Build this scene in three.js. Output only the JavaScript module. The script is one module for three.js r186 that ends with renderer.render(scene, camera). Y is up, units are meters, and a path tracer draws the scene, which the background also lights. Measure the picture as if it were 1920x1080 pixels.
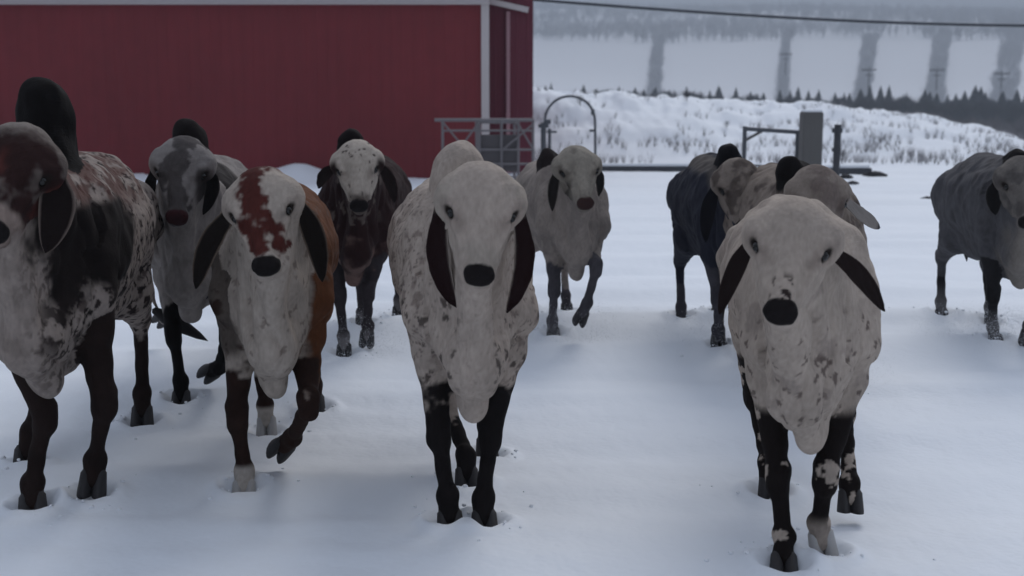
import * as THREE from 'three';
import { mergeGeometries } from 'three/addons/utils/BufferGeometryUtils.js';
import { RoundedBoxGeometry } from 'three/addons/geometries/RoundedBoxGeometry.js';
import { createNoise2D, createNoise3D } from 'simplex-noise';

// ---------------------------------------------------------------- camera, sky, sun, exposure
const W = 1024, H = 576;
const scene = new THREE.Scene();
const camera = new THREE.PerspectiveCamera(25.36, W / H, 0.1, 6000);
camera.position.set(0, 1.83, 0);
camera.lookAt(0, 1.83 - 370 / 2400, -1);
camera.focus = 6.2;
camera.userData.fStop = 2.6;
scene.add(camera);
const renderer = new THREE.WebGLRenderer({ antialias: true });
renderer.setSize(W, H);
renderer.toneMapping = THREE.LinearToneMapping;
renderer.toneMappingExposure = 1.17;
renderer.shadowMap.enabled = true;
renderer.shadowMap.type = THREE.PCFSoftShadowMap;

{ // overcast winter sky: bright overhead, dimmer and greyer towards the horizon, slightly brighter where the veiled sun stands
  const w = 256, h = 128, d = new Float32Array(w * h * 4);
  const sun = new THREE.Vector3(0.25, 0.62, -0.75).normalize();
  for (let j = 0; j < h; j++) for (let i = 0; i < w; i++) {
    const el = ((j + 0.5) / h - 0.5) * Math.PI, az = ((i + 0.5) / w - 0.5) * 2 * Math.PI;
    const v = new THREE.Vector3(Math.cos(el) * Math.cos(az), Math.sin(el), Math.cos(el) * Math.sin(az));
    const up = Math.max(0, Math.sin(el));
    const glow = Math.pow(Math.max(0, v.dot(sun)), 4);
    const L = 0.36 + 0.16 * up + 0.24 * glow;
    const k = (j * w + i) * 4;
    d[k] = L * 0.89; d[k + 1] = L * 0.985; d[k + 2] = L * 1.19; d[k + 3] = 1;
  }
  const t = new THREE.DataTexture(d, w, h, THREE.RGBAFormat, THREE.FloatType);
  t.mapping = THREE.EquirectangularReflectionMapping;
  t.magFilter = THREE.LinearFilter; t.minFilter = THREE.LinearFilter; t.needsUpdate = true;
  scene.background = t; scene.environment = t;
  const s = new THREE.DirectionalLight(new THREE.Color().setRGB(1, 0.96, 0.92), 0.95);
  s.position.copy(sun).multiplyScalar(60).add(new THREE.Vector3(0, 0, -10));
  s.target.position.set(0, 0, -10);
  s.castShadow = true; s.shadow.radius = 45; s.shadow.mapSize.set(2048, 2048);
  Object.assign(s.shadow.camera, { left: -25, right: 25, top: 25, bottom: -25, near: 1, far: 150 });
  scene.add(s, s.target);
}
scene.fog = new THREE.FogExp2(new THREE.Color().setRGB(0.80, 0.89, 1.0), 0.0011);

// ---------------------------------------------------------------- helpers
function rng(seed) { let a = seed >>> 0; return () => { a = (a + 0x6d2b79f5) | 0; let t = Math.imul(a ^ (a >>> 15), 1 | a); t = (t + Math.imul(t ^ (t >>> 7), 61 | t)) ^ t; return ((t ^ (t >>> 14)) >>> 0) / 4294967296; }; }
const N2 = createNoise2D(rng(11)), N3 = createNoise3D(rng(7));
const clamp = (x, a = 0, b = 1) => Math.min(b, Math.max(a, x));
const sm = (a, b, x) => { const t = clamp((x - a) / (b - a)); return t * t * (3 - 2 * t); };
const lerp = (a, b, t) => a + (b - a) * t;
const V = (x, y, z) => new THREE.Vector3(x, y, z);
const rgb = (r, g, b) => new THREE.Color().setRGB(r, g, b);
const mix3 = (a, b, t) => [a[0] + (b[0] - a[0]) * t, a[1] + (b[1] - a[1]) * t, a[2] + (b[2] - a[2]) * t];
const used = {};
function numbered(n) { const k = used[n] = (used[n] ?? -1) + 1; return k ? n + '_' + String(k).padStart(3, '0') : n; }
function std(color, roughness = 0.9, more = {}) { return new THREE.MeshStandardMaterial({ color, roughness, ...more }); }
function mesh(name, geo, mat, parent) { const m = new THREE.Mesh(geo, mat); m.name = parent ? name : numbered(name); m.castShadow = m.receiveShadow = true; (parent ?? scene).add(m); return m; }
function thing(name, label, category, pos = [0, 0, 0], turn = 0, group) {
  const g = new THREE.Group(); g.name = numbered(name); g.position.set(...pos); g.rotation.y = turn;
  g.userData = { label, category }; if (group) g.userData.group = group; scene.add(g); return g;
}
function struct(name, geo, mat) { const m = mesh(name, geo, mat); m.userData = { kind: 'structure', label: undefined }; delete m.userData.label; return m; }
function box(x0, x1, y0, y1, z0, z1, r = 0.01) {
  const w = x1 - x0, h = y1 - y0, d = z1 - z0; r = Math.min(r, w / 3, h / 3, d / 3);
  const g = new RoundedBoxGeometry(w, h, d, 1, r); g.translate((x0 + x1) / 2, (y0 + y1) / 2, (z0 + z1) / 2); return g;
}
function bar(a, b, r, seg = 8) { // round bar between two points
  const A = V(...a), B = V(...b), L = A.distanceTo(B), g = new THREE.CylinderGeometry(r, r, L, seg);
  g.applyQuaternion(new THREE.Quaternion().setFromUnitVectors(V(0, 1, 0), B.clone().sub(A).normalize()));
  const m = A.add(B).multiplyScalar(0.5); g.translate(m.x, m.y, m.z); return g;
}
function tube(pts, r, seg = 40, rs = 8) { return new THREE.TubeGeometry(new THREE.CatmullRomCurve3(pts.map((p) => V(...p))), seg, r, rs); }
function noiseTex(size, f, rep = [1, 1]) { // grey or colour texture from f(u, v) in 0..1
  const d = new Uint8Array(size * size * 4);
  for (let j = 0; j < size; j++) for (let i = 0; i < size; i++) {
    const c = f(i / size, j / size), k = (j * size + i) * 4, a = Array.isArray(c) ? c : [c, c, c];
    for (let q = 0; q < 3; q++) d[k + q] = clamp(a[q]) * 255; d[k + 3] = 255;
  }
  const t = new THREE.DataTexture(d, size, size); t.wrapS = t.wrapT = THREE.RepeatWrapping; t.magFilter = THREE.LinearFilter; t.minFilter = THREE.LinearMipmapLinearFilter; t.generateMipmaps = true; t.repeat.set(...rep); t.needsUpdate = true; return t;
}
function tileN(u, v, f, seed) { // tileable noise: simplex on a torus-like blend
  const a = N3(u * f, v * f, seed), b = N3((u - 1) * f, v * f, seed), c = N3(u * f, (v - 1) * f, seed), d = N3((u - 1) * f, (v - 1) * f, seed);
  const s = sm(0.0, 1, u), t = sm(0.0, 1, v);
  return lerp(lerp(a, b, s), lerp(c, d, s), t);
}

// ---------------------------------------------------------------- terrain
const BERM = [[-8, 1.85], [0.7, 1.76], [4, 1.60], [6.7, 1.40], [9.1, 1.33], [12.1, 1.1], [14.4, 0.7], [16.2, 0.08], [18, 0], [60, 0]];
function bermH(x) { for (let i = 1; i < BERM.length; i++) if (x < BERM[i][0]) { const [a, b] = [BERM[i - 1], BERM[i]]; return lerp(a[1], b[1], sm(a[0], b[0], Math.max(x, a[0]))); } return 0; }
const PROF = [[0, 0], [44, 0], [60, -1.2], [200, -7], [320, -7], [420, -2], [800, 33], [1650, 101], [2300, 112], [6000, 112]];
function prof(D) { for (let i = 1; i < PROF.length; i++) if (D < PROF[i][0]) { const a = PROF[i - 1], b = PROF[i]; return lerp(a[1], b[1], (D - a[0]) / (b[0] - a[0])); } return 112; }
const cowTracks = [];   // hoof prints: [x, z]
function height(x, z) {
  const D = -z;
  let y = prof(Math.max(0, D));
  const near = 1 - sm(60, 120, D);
  if (near > 0) {
    // wind-laid drifts, long across the view
    y += near * (0.050 * N2(x * 0.13, z * 0.85 + 3) + 0.012 * N2(x * 0.3 + 9, z * 1.9) + 0.05 * N2(x * 0.05, z * 0.12 + 40));
    y += near * 0.004 * N2(x * 2.7, z * 3.4);
    if (D > 1 && D < 14) y += 0.002 * N2(x * 8, z * 9);
    if (D > 24 && D < 27.95 && x < 0.6) y += (0.05 + 0.07 * N2(x * 0.6, 3)) * sm(26.4, 27.9, D) + 0.24 * Math.exp(-((x + 4.55) ** 2) / 0.35 - ((D - 27.5) ** 2) / 0.3);
    if (D > 29 && D < 70) {
      const rise = sm(31.5, 40 + 1.5 * N2(x * 0.15, 5), D) * (1 - sm(44, 66, D));
      y += bermH(x) * rise * (1 + 0.1 * N2(x * 0.5, z * 0.4)) + rise * (0.10 * N2(x * 0.8, z * 0.8) + 0.05 * N2(x * 2.3, z * 2.1)) * Math.min(1, bermH(x));
    }
  }
  if (D > 150) y += sm(150, 500, D) * (2.5 * N2(x * 0.004, z * 0.004) + 6 * N2(x * 0.0013 + 5, z * 0.001)) + sm(900, 1800, D) * 9 * N2(x * 0.002, 7);
  if (D < 12) for (const [tx, tz, r] of cowTracks) { const d2 = ((x - tx) ** 2 + (z - tz) ** 2) / (r * r); if (d2 < 6) y += -0.055 * Math.exp(-d2 * 1.6) + 0.03 * Math.exp(-((Math.sqrt(d2) - 1.25) ** 2) * 7); }
  return y;
}
function terrainSheet(r0, r1, nr, angles) {
  const pos = [], uv = [], idx = [], na = angles.length;
  for (let i = 0; i <= nr; i++) { const r = r0 * Math.pow(r1 / r0, i / nr); for (const a of angles) { const x = Math.sin(a) * r, z = -Math.cos(a) * r; pos.push(x, height(x, z), z); uv.push(x, -z); } }
  for (let i = 0; i < nr; i++) for (let j = 0; j < na - 1; j++) { const a = i * na + j, b = a + 1, c = a + na, d = c + 1; idx.push(a, b, c, b, d, c); }
  const g = new THREE.BufferGeometry(); g.setAttribute('position', new THREE.Float32BufferAttribute(pos, 3)); g.setAttribute('uv', new THREE.Float32BufferAttribute(uv, 2)); g.setIndex(idx); g.computeVertexNormals(); return g;
}
function fan(fine) { // bearings all the way round, close together in front of the viewer
  const a = []; for (let t = -180; t < -30; t += 5) a.push(t); for (let t = -30; t <= 30.001; t += 60 / fine) a.push(t); for (let t = 35; t <= 180; t += 5) a.push(t);
  return a.map((t) => t * Math.PI / 180);
}

// ---------------------------------------------------------------- cattle: field of round bones meshed as one skin
function rc(a, b, ra, rb, o = {}) { return { t: 0, a: [...a], b: [...b], ra, rb, sx: 1, k: 0.06, tag: 'torso', ...o }; }
function el(c, X, Y, Z, r, o = {}) { return { t: 1, c: [...c], X, Y, Z, r, k: 0.04, tag: 'head', ...o }; }
function pd(p, x, y, z) {
  if (p.t === 0) {
    const a = p.a, b = p.b, bx = b[0] - a[0], by = b[1] - a[1], bz = b[2] - a[2], l2 = bx * bx + by * by + bz * bz || 1e-9;
    let t = ((x - a[0]) * bx + (y - a[1]) * by + (z - a[2]) * bz) / l2; t = t < 0 ? 0 : t > 1 ? 1 : t;
    const dx = (x - a[0] - bx * t) * p.sx, dy = y - a[1] - by * t, dz = z - a[2] - bz * t;
    return (Math.sqrt(dx * dx + dy * dy + dz * dz) - p.ra - (p.rb - p.ra) * t) / (p.sx > 1 ? p.sx : 1);
  }
  const c = p.c, ux = x - c[0], uy = y - c[1], uz = z - c[2], r = p.r;
  const qx = (ux * p.X.x + uy * p.X.y + uz * p.X.z) / r[0], qy = (ux * p.Y.x + uy * p.Y.y + uz * p.Y.z) / r[1], qz = (ux * p.Z.x + uy * p.Z.y + uz * p.Z.z) / r[2];
  const k0 = Math.sqrt(qx * qx + qy * qy + qz * qz), k1 = Math.sqrt(qx * qx / (r[0] * r[0]) + qy * qy / (r[1] * r[1]) + qz * qz / (r[2] * r[2]));
  return k1 < 1e-9 ? -Math.min(...r) : k0 * (k0 - 1) / k1;
}
function smin(a, b, k) { const h = k - Math.abs(a - b); return h <= 0 ? Math.min(a, b) : Math.min(a, b) - h * h / (4 * k); }
function fieldOf(list, cuts, x, y, z) {
  let d = 9;
  for (const p of list) d = smin(d, pd(p, x, y, z), p.k);
  for (const p of cuts) d = -smin(-d, pd(p, x, y, z), p.k);
  return d;
}
function surfaceNets(prims, cuts, h) {
  const lo = [9, 9, 9], hi = [-9, -9, -9];
  for (const p of prims) { const pts = p.t === 0 ? [[p.a, p.ra], [p.b, p.rb]] : [[p.c, Math.max(...p.r)]]; for (const [c, r] of pts) for (let i = 0; i < 3; i++) { lo[i] = Math.min(lo[i], c[i] - r - 0.05); hi[i] = Math.max(hi[i], c[i] + r + 0.05); } }
  const B = 8, n = [0, 1, 2].map((i) => Math.ceil(((hi[i] - lo[i]) / h + 2) / B) * B), [nx, ny, nz] = n;
  const f = new Float32Array(nx * ny * nz).fill(1), R = B * h * 0.867, act = [];
  for (let bz = 0; bz < nz; bz += B) for (let by = 0; by < ny; by += B) for (let bx = 0; bx < nx; bx += B) {
    const cx = lo[0] + (bx + 3.5) * h, cy = lo[1] + (by + 3.5) * h, cz = lo[2] + (bz + 3.5) * h;
    const ds = prims.map((p) => pd(p, cx, cy, cz)), dm = Math.min(...ds), near = prims.filter((p, i) => ds[i] < dm + 2.6 * R + 0.12), nc = cuts.filter((p) => pd(p, cx, cy, cz) < 1.5 * R + 0.05);
    if (dm > R * 1.15 + 0.1) continue;
    const d = fieldOf(near, nc, cx, cy, cz);
    if (d > R * 1.25) continue;
    const fill = d < -R * 1.8;
    if (!fill) act.push([bx, by, bz]);
    for (let k = 0; k < B; k++) for (let j = 0; j < B; j++) { let q = ((bz + k) * ny + by + j) * nx + bx; for (let i = 0; i < B; i++, q++) f[q] = fill ? -1 : fieldOf(near, nc, lo[0] + (bx + i) * h, lo[1] + (by + j) * h, lo[2] + (bz + k) * h); }
  }
  const id = new Int32Array(nx * ny * nz).fill(-1), pos = [], cells = [], sx = 1, sy = nx, sz = nx * ny;
  const off = [0, sx, sy, sx + sy, sz, sx + sz, sy + sz, sx + sy + sz], E = [[0, 1], [2, 3], [4, 5], [6, 7], [0, 2], [1, 3], [4, 6], [5, 7], [0, 4], [1, 5], [2, 6], [3, 7]];
  for (const [bx, by, bz] of act) for (let k = bz; k < Math.min(bz + B, nz - 1); k++) for (let j = by; j < Math.min(by + B, ny - 1); j++) for (let i = bx; i < Math.min(bx + B, nx - 1); i++) {
    const q = (k * ny + j) * nx + i; let m = 0; for (let c = 0; c < 8; c++) if (f[q + off[c]] < 0) m |= 1 << c;
    if (m === 0 || m === 255) continue;
    let px = 0, py = 0, pz = 0, cnt = 0;
    for (const [a, b] of E) { const A = (m >> a) & 1, Bb = (m >> b) & 1; if (A === Bb) continue; const fa = f[q + off[a]], fb = f[q + off[b]], t = fa / (fa - fb); px += lerp(a & 1, b & 1, t); py += lerp((a >> 1) & 1, (b >> 1) & 1, t); pz += lerp(a >> 2, b >> 2, t); cnt++; }
    id[q] = pos.length / 3; pos.push(lo[0] + (i + px / cnt) * h, lo[1] + (j + py / cnt) * h, lo[2] + (k + pz / cnt) * h); cells.push(q);
  }
  const idx = [], S = [sx, sy, sz];
  for (const q of cells) for (let ax = 0; ax < 3; ax++) {
    const A = f[q] < 0, Bq = f[q + S[ax]] < 0; if (A === Bq) continue;
    const u = S[(ax + 1) % 3], v = S[(ax + 2) % 3], a = id[q], b = id[q - u], c = id[q - u - v], d = id[q - v];
    if (a < 0 || b < 0 || c < 0 || d < 0) continue;
    if (A) idx.push(a, b, c, a, c, d); else idx.push(a, c, b, a, d, c);
  }
  return { pos: new Float32Array(pos), idx };
}
const furBump = noiseTex(512, (u, v) => 0.5 + 0.22 * tileN(u, v, 30, 2) + 0.2 * tileN(u * 1, v, 70, 5) + 0.15 * tileN(u, v, 14, 9));
const hide = new THREE.MeshPhysicalMaterial({ color: rgb(0.80, 0.735, 0.665), vertexColors: true, roughness: 0.85, bumpMap: furBump, bumpScale: 0.0028, specularIntensity: 0.22 });
const eyeMat = new THREE.MeshPhysicalMaterial({ color: rgb(0.006, 0.005, 0.004), roughness: 0.15, specularIntensity: 0.7 });
const hoofMat = std(rgb(0.02, 0.018, 0.019), 0.7, { bumpMap: furBump, bumpScale: 0.001 });
const paleHoofMat = std(rgb(0.35, 0.34, 0.33), 0.6);
const switchMat = std(rgb(0.012, 0.01, 0.01), 0.9);

const hoofGeo = (() => { // two claws with a sloping front wall, and two dewclaws; sole at y = 0, toe towards +z
  const parts = [];
  for (const s of [-1, 1]) {
    const R = 14, rows = [[0, 0.058, 0.030, 0.012], [0.014, 0.057, 0.030, 0.010], [0.05, 0.045, 0.027, -0.006], [0.085, 0.032, 0.024, -0.022], [0.10, 0.016, 0.013, -0.026]], pos = [], idx = [];
    for (const [y, lz, lx, cz] of rows) for (let i = 0; i < R; i++) { const a = i / R * 2 * Math.PI, sx = Math.sin(a), cz2 = Math.cos(a); pos.push(s * (0.029 + 0.001 * cz2) + lx * sx * (cz2 > 0 ? 1 - 0.28 * cz2 * cz2 : 1), y, cz + lz * cz2); }
    for (let r = 0; r < rows.length - 1; r++) for (let i = 0; i < R; i++) { const a = r * R + i, b = r * R + (i + 1) % R, c = a + R, d = b + R; idx.push(a, b, c, b, d, c); }
    for (let i = 1; i < R - 1; i++) idx.push(0, i + 1, i);
    const g = new THREE.BufferGeometry(); g.setAttribute('position', new THREE.Float32BufferAttribute(pos, 3)); g.setIndex(idx); g.computeVertexNormals(); parts.push(g);
    const d = new THREE.SphereGeometry(0.014, 6, 5); d.deleteAttribute('uv'); d.translate(s * 0.022, 0.125, -0.068); parts.push(d);
  }
  const g = mergeGeometries(parts); const p = g.attributes.position, uv = new Float32Array(p.count * 2); for (let i = 0; i < p.count; i++) { uv[2 * i] = p.getX(i) + p.getZ(i); uv[2 * i + 1] = p.getY(i); } g.setAttribute('uv', new THREE.BufferAttribute(uv, 2));
  return g;
})();
const eyeGeo = new THREE.SphereGeometry(0.019, 16, 12);

function earGeo(base, tip, o) { // long leaf-shaped ear with a thickness, cupped towards its opening
  const A = V(...base), T = V(...tip), mid = A.clone().lerp(T, 0.42).add(V(...o.bow)), nu = 18, nv = 10, pos = [], col = [], idx = [], face = V(...o.face).normalize();
  const C = (u) => A.clone().multiplyScalar((1 - u) ** 2).addScaledVector(mid, 2 * u * (1 - u)).addScaledVector(T, u * u);
  for (const side of [1, -1]) for (let i = 0; i <= nu; i++) for (let j = 0; j <= nv; j++) {
    const u = i / nu, v = j / nv * 2 - 1, c = C(u), tan = C(Math.min(1, u + 0.02)).sub(C(Math.max(0, u - 0.02))).normalize();
    const w = V(0, 0, 0).crossVectors(tan, face).normalize(), nrm = V(0, 0, 0).crossVectors(w, tan).normalize();
    const wid = o.w * (u < 0.45 ? lerp(0.58, 1, sm(0, 0.45, u)) : Math.pow(Math.max(0, 1 - ((u - 0.45) / 0.55) ** 2.2), 0.75)) + 0.003;
    const thick = 0.007 * (1 - v * v * 0.7) * (1.2 - 0.6 * u) + (u < 0.15 ? 0.02 * (1 - u / 0.15) : 0), cup = (o.cup ?? 0.3) * wid * v * v - (o.cup ?? 0.3) * wid * 0.4;
    c.addScaledVector(w, wid * v).addScaledVector(nrm, cup + side * thick + 0.004 * N2(u * 5 + o.seed, v * 2));
    pos.push(c.x, c.y, c.z); const k = o.color(u, v, side); col.push(...k);
  }
  const row = nv + 1, half = (nu + 1) * row, quad = (a, b, c, d) => idx.push(a, b, c, a, c, d);
  for (let i = 0; i < nu; i++) for (let j = 0; j < nv; j++) { const a = i * row + j, b = a + 1, c = b + row, d = a + row; quad(a, d, c, b); quad(a + half, b + half, c + half, d + half); }
  for (let i = 0; i < nu; i++) for (const j of [0, nv]) { const a = i * row + j, d = a + row; if (j) quad(a, d, d + half, a + half); else quad(a, a + half, d + half, d); }
  for (let j = 0; j < nv; j++) { const a = nu * row + j; quad(a, a + half, a + 1 + half, a + 1); }
  const g = new THREE.BufferGeometry(); g.setAttribute('position', new THREE.Float32BufferAttribute(pos, 3)); g.setAttribute('color', new THREE.Float32BufferAttribute(col, 3)); g.setIndex(idx); g.computeVertexNormals(); return g;
}

const COW_GROUP = 'zebu cattle running across the snow towards the viewer';
function ik(a, b, l1, l2, fwd) { // joint between a and b, bent towards fwd
  const A = V(...a), Bv = V(...b), d = Bv.clone().sub(A), L = Math.min(d.length(), (l1 + l2) * 0.998), dir = d.clone().normalize();
  const q = (l1 * l1 - l2 * l2 + L * L) / (2 * L), hgt = Math.sqrt(Math.max(0, l1 * l1 - q * q)), side = V(...fwd); side.addScaledVector(dir, -side.dot(dir)).normalize();
  return A.addScaledVector(dir, q * d.length() / L).addScaledVector(side, hgt).toArray();
}
function makeCow(S) {
  const root = thing('zebu_cow', S.label, 'cow', [S.at[0], 0, S.at[1]], S.yaw, COW_GROUP);
  root.scale.setScalar(S.s);
  root.position.y = 0;
  const P = [], cuts = [], w = S.w ?? 1;
  // trunk: widest high on the ribs, tapering to the keel
  P.push(rc([0, 1.05, -0.20], [0, 1.03, -0.90], 0.315, 0.345, { sx: 1.16 / w, k: 0.06 }));
  P.push(rc([0, 0.79, -0.10], [0, 0.80, -0.90], 0.215, 0.235, { sx: 1.35 / w, k: 0.08 }));
  P.push(rc([0, 1.02, -1.15], [0, 1.06, -1.50], 0.31, 0.22, { sx: 1.3 / w, k: 0.1, tag: 'rump' }));
  P.push(rc([0, 0.94, 0.0], [0, 0.80, 0.12], 0.26, 0.17, { sx: 1.25 / w, k: 0.06 }));
  P.push(rc([0, 1.20, -0.2], [0, 1.22, -0.95], 0.13, 0.12, { k: 0.08 }));
  for (const s of [-1, 1]) P.push(rc([s * 0.115 * w, 1.23, -0.12], [s * 0.152 * w, 0.90, 0.03], 0.105, 0.11, { k: 0.05 }), rc([s * 0.20, 1.13, -1.25], [s * 0.17, 1.0, -1.4], 0.08, 0.12, { k: 0.08, tag: 'rump' }));
  // hump
  const hp = S.hump, hr = S.humpR ?? 0.09;
  P.push(rc([hp[0] * 0.3, 1.20, hp[2] - 0.02], [hp[0], hp[1] - hr, hp[2]], hr * 1.65, hr, { sx: 1.1, k: 0.08, tag: 'hump' }));
  P.push(rc([hp[0] * 0.6, hp[1] - hr * 1.4, hp[2] - 0.05], [0, 1.2, hp[2] - 0.32], hr * 0.9, 0.1, { sx: 1.1, k: 0.08, tag: 'hump' }));
  // head frame
  const poll = V(...S.poll).add(V(0, 0.05, 0)), f = V(...S.nose).sub(V(...S.poll)).normalize(), n = V(Math.sin(S.face ?? 0), 0, Math.cos(S.face ?? 0)); n.addScaledVector(f, -n.dot(f)).normalize();
  const X = V(0, 0, 0).crossVectors(n, f).normalize();
  if (S.roll) { X.applyAxisAngle(f, S.roll); n.applyAxisAngle(f, S.roll); }
  const hs = (S.hs ?? 1) * 0.92, at = (x, s, d) => poll.clone().addScaledVector(X, x * hs).addScaledVector(f, s * hs).addScaledVector(n, d * hs).toArray();
  const R = (r) => r * hs, hd = (a, b, ra, rb, o = {}) => P.push(rc(at(...a), at(...b), R(ra), R(rb), { tag: 'head', k: 0.035, ...o })), he = (c, r, o = {}) => P.push(el(at(...c), X, f, n, r.map(R), o));
  he([0, 0.105, -0.105], [0.140, 0.150, 0.118], { k: 0.03 });                       // domed forehead
  for (const s of [-1, 1]) {
    he([s * 0.122, 0.115, -0.105], [0.062, 0.080, 0.070], { k: 0.035 });    // horn bosses, temples
    hd([s * 0.112, 0.160, -0.054], [s * 0.100, 0.205, -0.038], 0.032, 0.022, { k: 0.02 });  // brow over the eye
    hd([s * 0.088, 0.235, -0.072], [s * 0.046, 0.35, -0.085], 0.030, 0.024, { k: 0.025 });   // cheekbone
    hd([s * 0.058, 0.22, -0.175], [s * 0.034, 0.34, -0.125], 0.055, 0.034, { k: 0.03 });   // cheek
    hd([s * 0.022, 0.436, -0.056], [s * 0.037, 0.452, -0.068], 0.026, 0.024, { k: 0.012 }); hd([s * 0.030, 0.458, -0.092], [s * 0.012, 0.462, -0.094], 0.022, 0.022, { k: 0.012 });  // nostril wing
    cuts.push({ ...rc(at(s * 0.038, 0.480, -0.046), at(s * 0.024, 0.474, -0.058), R(0.012), R(0.009)), k: 0.008 });
    cuts.push({ ...el(at(s * 0.136, 0.208, -0.050), X, f, n, [0.022, 0.020, 0.020].map(R)), k: 0.022 });
    cuts.push({ ...rc(at(s * 0.082, 0.250, -0.030), at(s * 0.060, 0.370, -0.052), R(0.010), R(0.008)), k: 0.03 });
  }
  hd([0, 0.13, -0.080], [0, 0.40, -0.060], 0.092, 0.038, { k: 0.025 });   // nose bridge
  hd([0, 0.20, -0.16], [0, 0.41, -0.105], 0.070, 0.034, { k: 0.03 });   // jaw
  he([0, 0.436, -0.080], [0.058, 0.038, 0.048], { k: 0.015 });           // muzzle
  he([0, 0.448, -0.122], [0.046, 0.030, 0.032], { k: 0.015 });           // lower lip
  // neck and dewlap
  const nb = at(0, 0.12, -0.19), th = at(0, 0.30, -0.22), th2 = at(0, 0.38, -0.17);
  P.push(rc([0, 1.08, -0.05], nb, 0.235, 0.14, { sx: 1.1, k: 0.07, tag: 'neck' }));
  P.push(rc([0, 0.92, 0.10], th, 0.185, 0.085, { sx: 1.1, k: 0.07, tag: 'neck' }));
  const d1 = [th[0] * 0.45, 0.74, 0.31], d2 = [0, 0.56, 0.19];
  P.push(rc(th2, d1, 0.055, 0.085, { sx: 1.0, k: 0.07, tag: 'neck' }), rc([0, 0.80, 0.14], [0, 0.535, 0.15], 0.125, 0.030, { sx: 1.1, k: 0.06, tag: 'neck' }), rc(d1, d2, 0.085, 0.026, { sx: 1.0, k: 0.08, tag: 'neck' }), rc(d2, [0, 0.62, -0.12], 0.024, 0.07, { k: 0.09, tag: 'neck' }));
  P.push(rc([0, 0.92, 0.06], d1, 0.18, 0.10, { sx: 1.05, k: 0.07, tag: 'neck' }));
  // legs
  const hoofs = [];
  function foreleg(s, L, key) {
    const elb = [s * 0.145, 0.74, -0.02], hoof = L.h, fet = L.f ?? [lerp(hoof[0], s * 0.14, 0.12), 0.145, hoof[2] - 0.055], knee = L.k ?? ik(elb, fet, 0.335, 0.28, [0, 0, 1]);
    const tg = { tag: key };
    P.push(rc([s * 0.14, 0.96, -0.02], elb, 0.115, 0.086, { k: 0.05, tag: key }));
    P.push(rc(elb, [lerp(elb[0], knee[0], 0.85), lerp(elb[1], knee[1], 0.85), lerp(elb[2], knee[2], 0.85)], 0.078, 0.044, { k: 0.04, ...tg }));
    P.push(rc([knee[0], knee[1] + 0.035, knee[2]], [knee[0], knee[1] - 0.03, knee[2]], 0.051, 0.047, { k: 0.02, ...tg }));
    shank(knee, fet, hoof, tg, 0.035, 0.031); hoofs.push([fet, hoof, key, L]);
  }
  function shank(knee, fet, hoof, tg, r0, r1) {
    P.push(rc(knee, fet, r0, r1, { k: 0.025, ...tg }));
    P.push(rc(fet, fet, 0.045, 0.045, { k: 0.02, ...tg }));
    const F = V(...fet), q = V(...hoof), e = F.clone().lerp(q, 0.55);
    P.push(rc(fet, e.toArray(), 0.038, 0.045, { k: 0.02, ...tg }));
  }
  function hindleg(s, L, key) {
    const hip = [s * 0.13, 1.02, -1.32], hoof = L.h, fet = L.f ?? [lerp(hoof[0], s * 0.16, 0.12), 0.15, hoof[2] - 0.06];
    const tgt = V(s * 0.17, 0.62, -1.42), F = V(...fet), hk = L.k ?? F.clone().addScaledVector(tgt.sub(F).normalize(), 0.36).toArray();
    const st = ik(hip, hk, 0.40, 0.42, [0, 0, 1]), tg = { tag: key };
    P.push(rc(hip, st, 0.18, 0.12, { k: 0.07, tag: 'rump', sx: 1.3 }));
    P.push(rc(st, [lerp(st[0], hk[0], 0.9), lerp(st[1], hk[1], 0.9), lerp(st[2], hk[2], 0.9)], 0.125, 0.055, { k: 0.06, ...tg }));
    P.push(rc([hk[0], hk[1] + 0.03, hk[2] - 0.02], hk, 0.05, 0.052, { k: 0.03, ...tg }));
    shank(hk, fet, hoof, tg, 0.036, 0.032); hoofs.push([fet, hoof, key, L]);
  }
  foreleg(-1, S.FL, 'FL'); foreleg(1, S.FR, 'FR');
  hindleg(-1, S.HL ?? { h: [-0.17, 0, S.hz?.[0] ?? -1.25] }, 'HL'); hindleg(1, S.HR ?? { h: [0.17, 0, S.hz?.[1] ?? -1.55] }, 'HR');
  // tail
  const ts = S.tail ?? 0.1, tp = [[0, 1.14, -1.7], [ts * 0.4, ((S.tailY ?? 0.72) + 1.14) / 2 + 0.05, -1.80], [ts, S.tailY ?? 0.72, -1.80]];
  P.push(rc([0, 1.16, -1.55], tp[0], 0.06, 0.035, { k: 0.05 }), rc(tp[0], tp[1], 0.035, 0.026, { k: 0.02 }), rc(tp[1], tp[2], 0.026, 0.02, { k: 0.02 }));

  const { pos, idx } = surfaceNets(P, cuts, S.cell);
  const nv = pos.length / 3, col = new Float32Array(nv * 3), uv = new Float32Array(nv * 2), g = new THREE.BufferGeometry();
  g.setAttribute('position', new THREE.BufferAttribute(pos, 3)); g.setIndex(idx); g.computeVertexNormals();
  const nr = g.attributes.normal.array, hv = V(0, 0, 0), sd = S.seed * 17.3;
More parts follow.
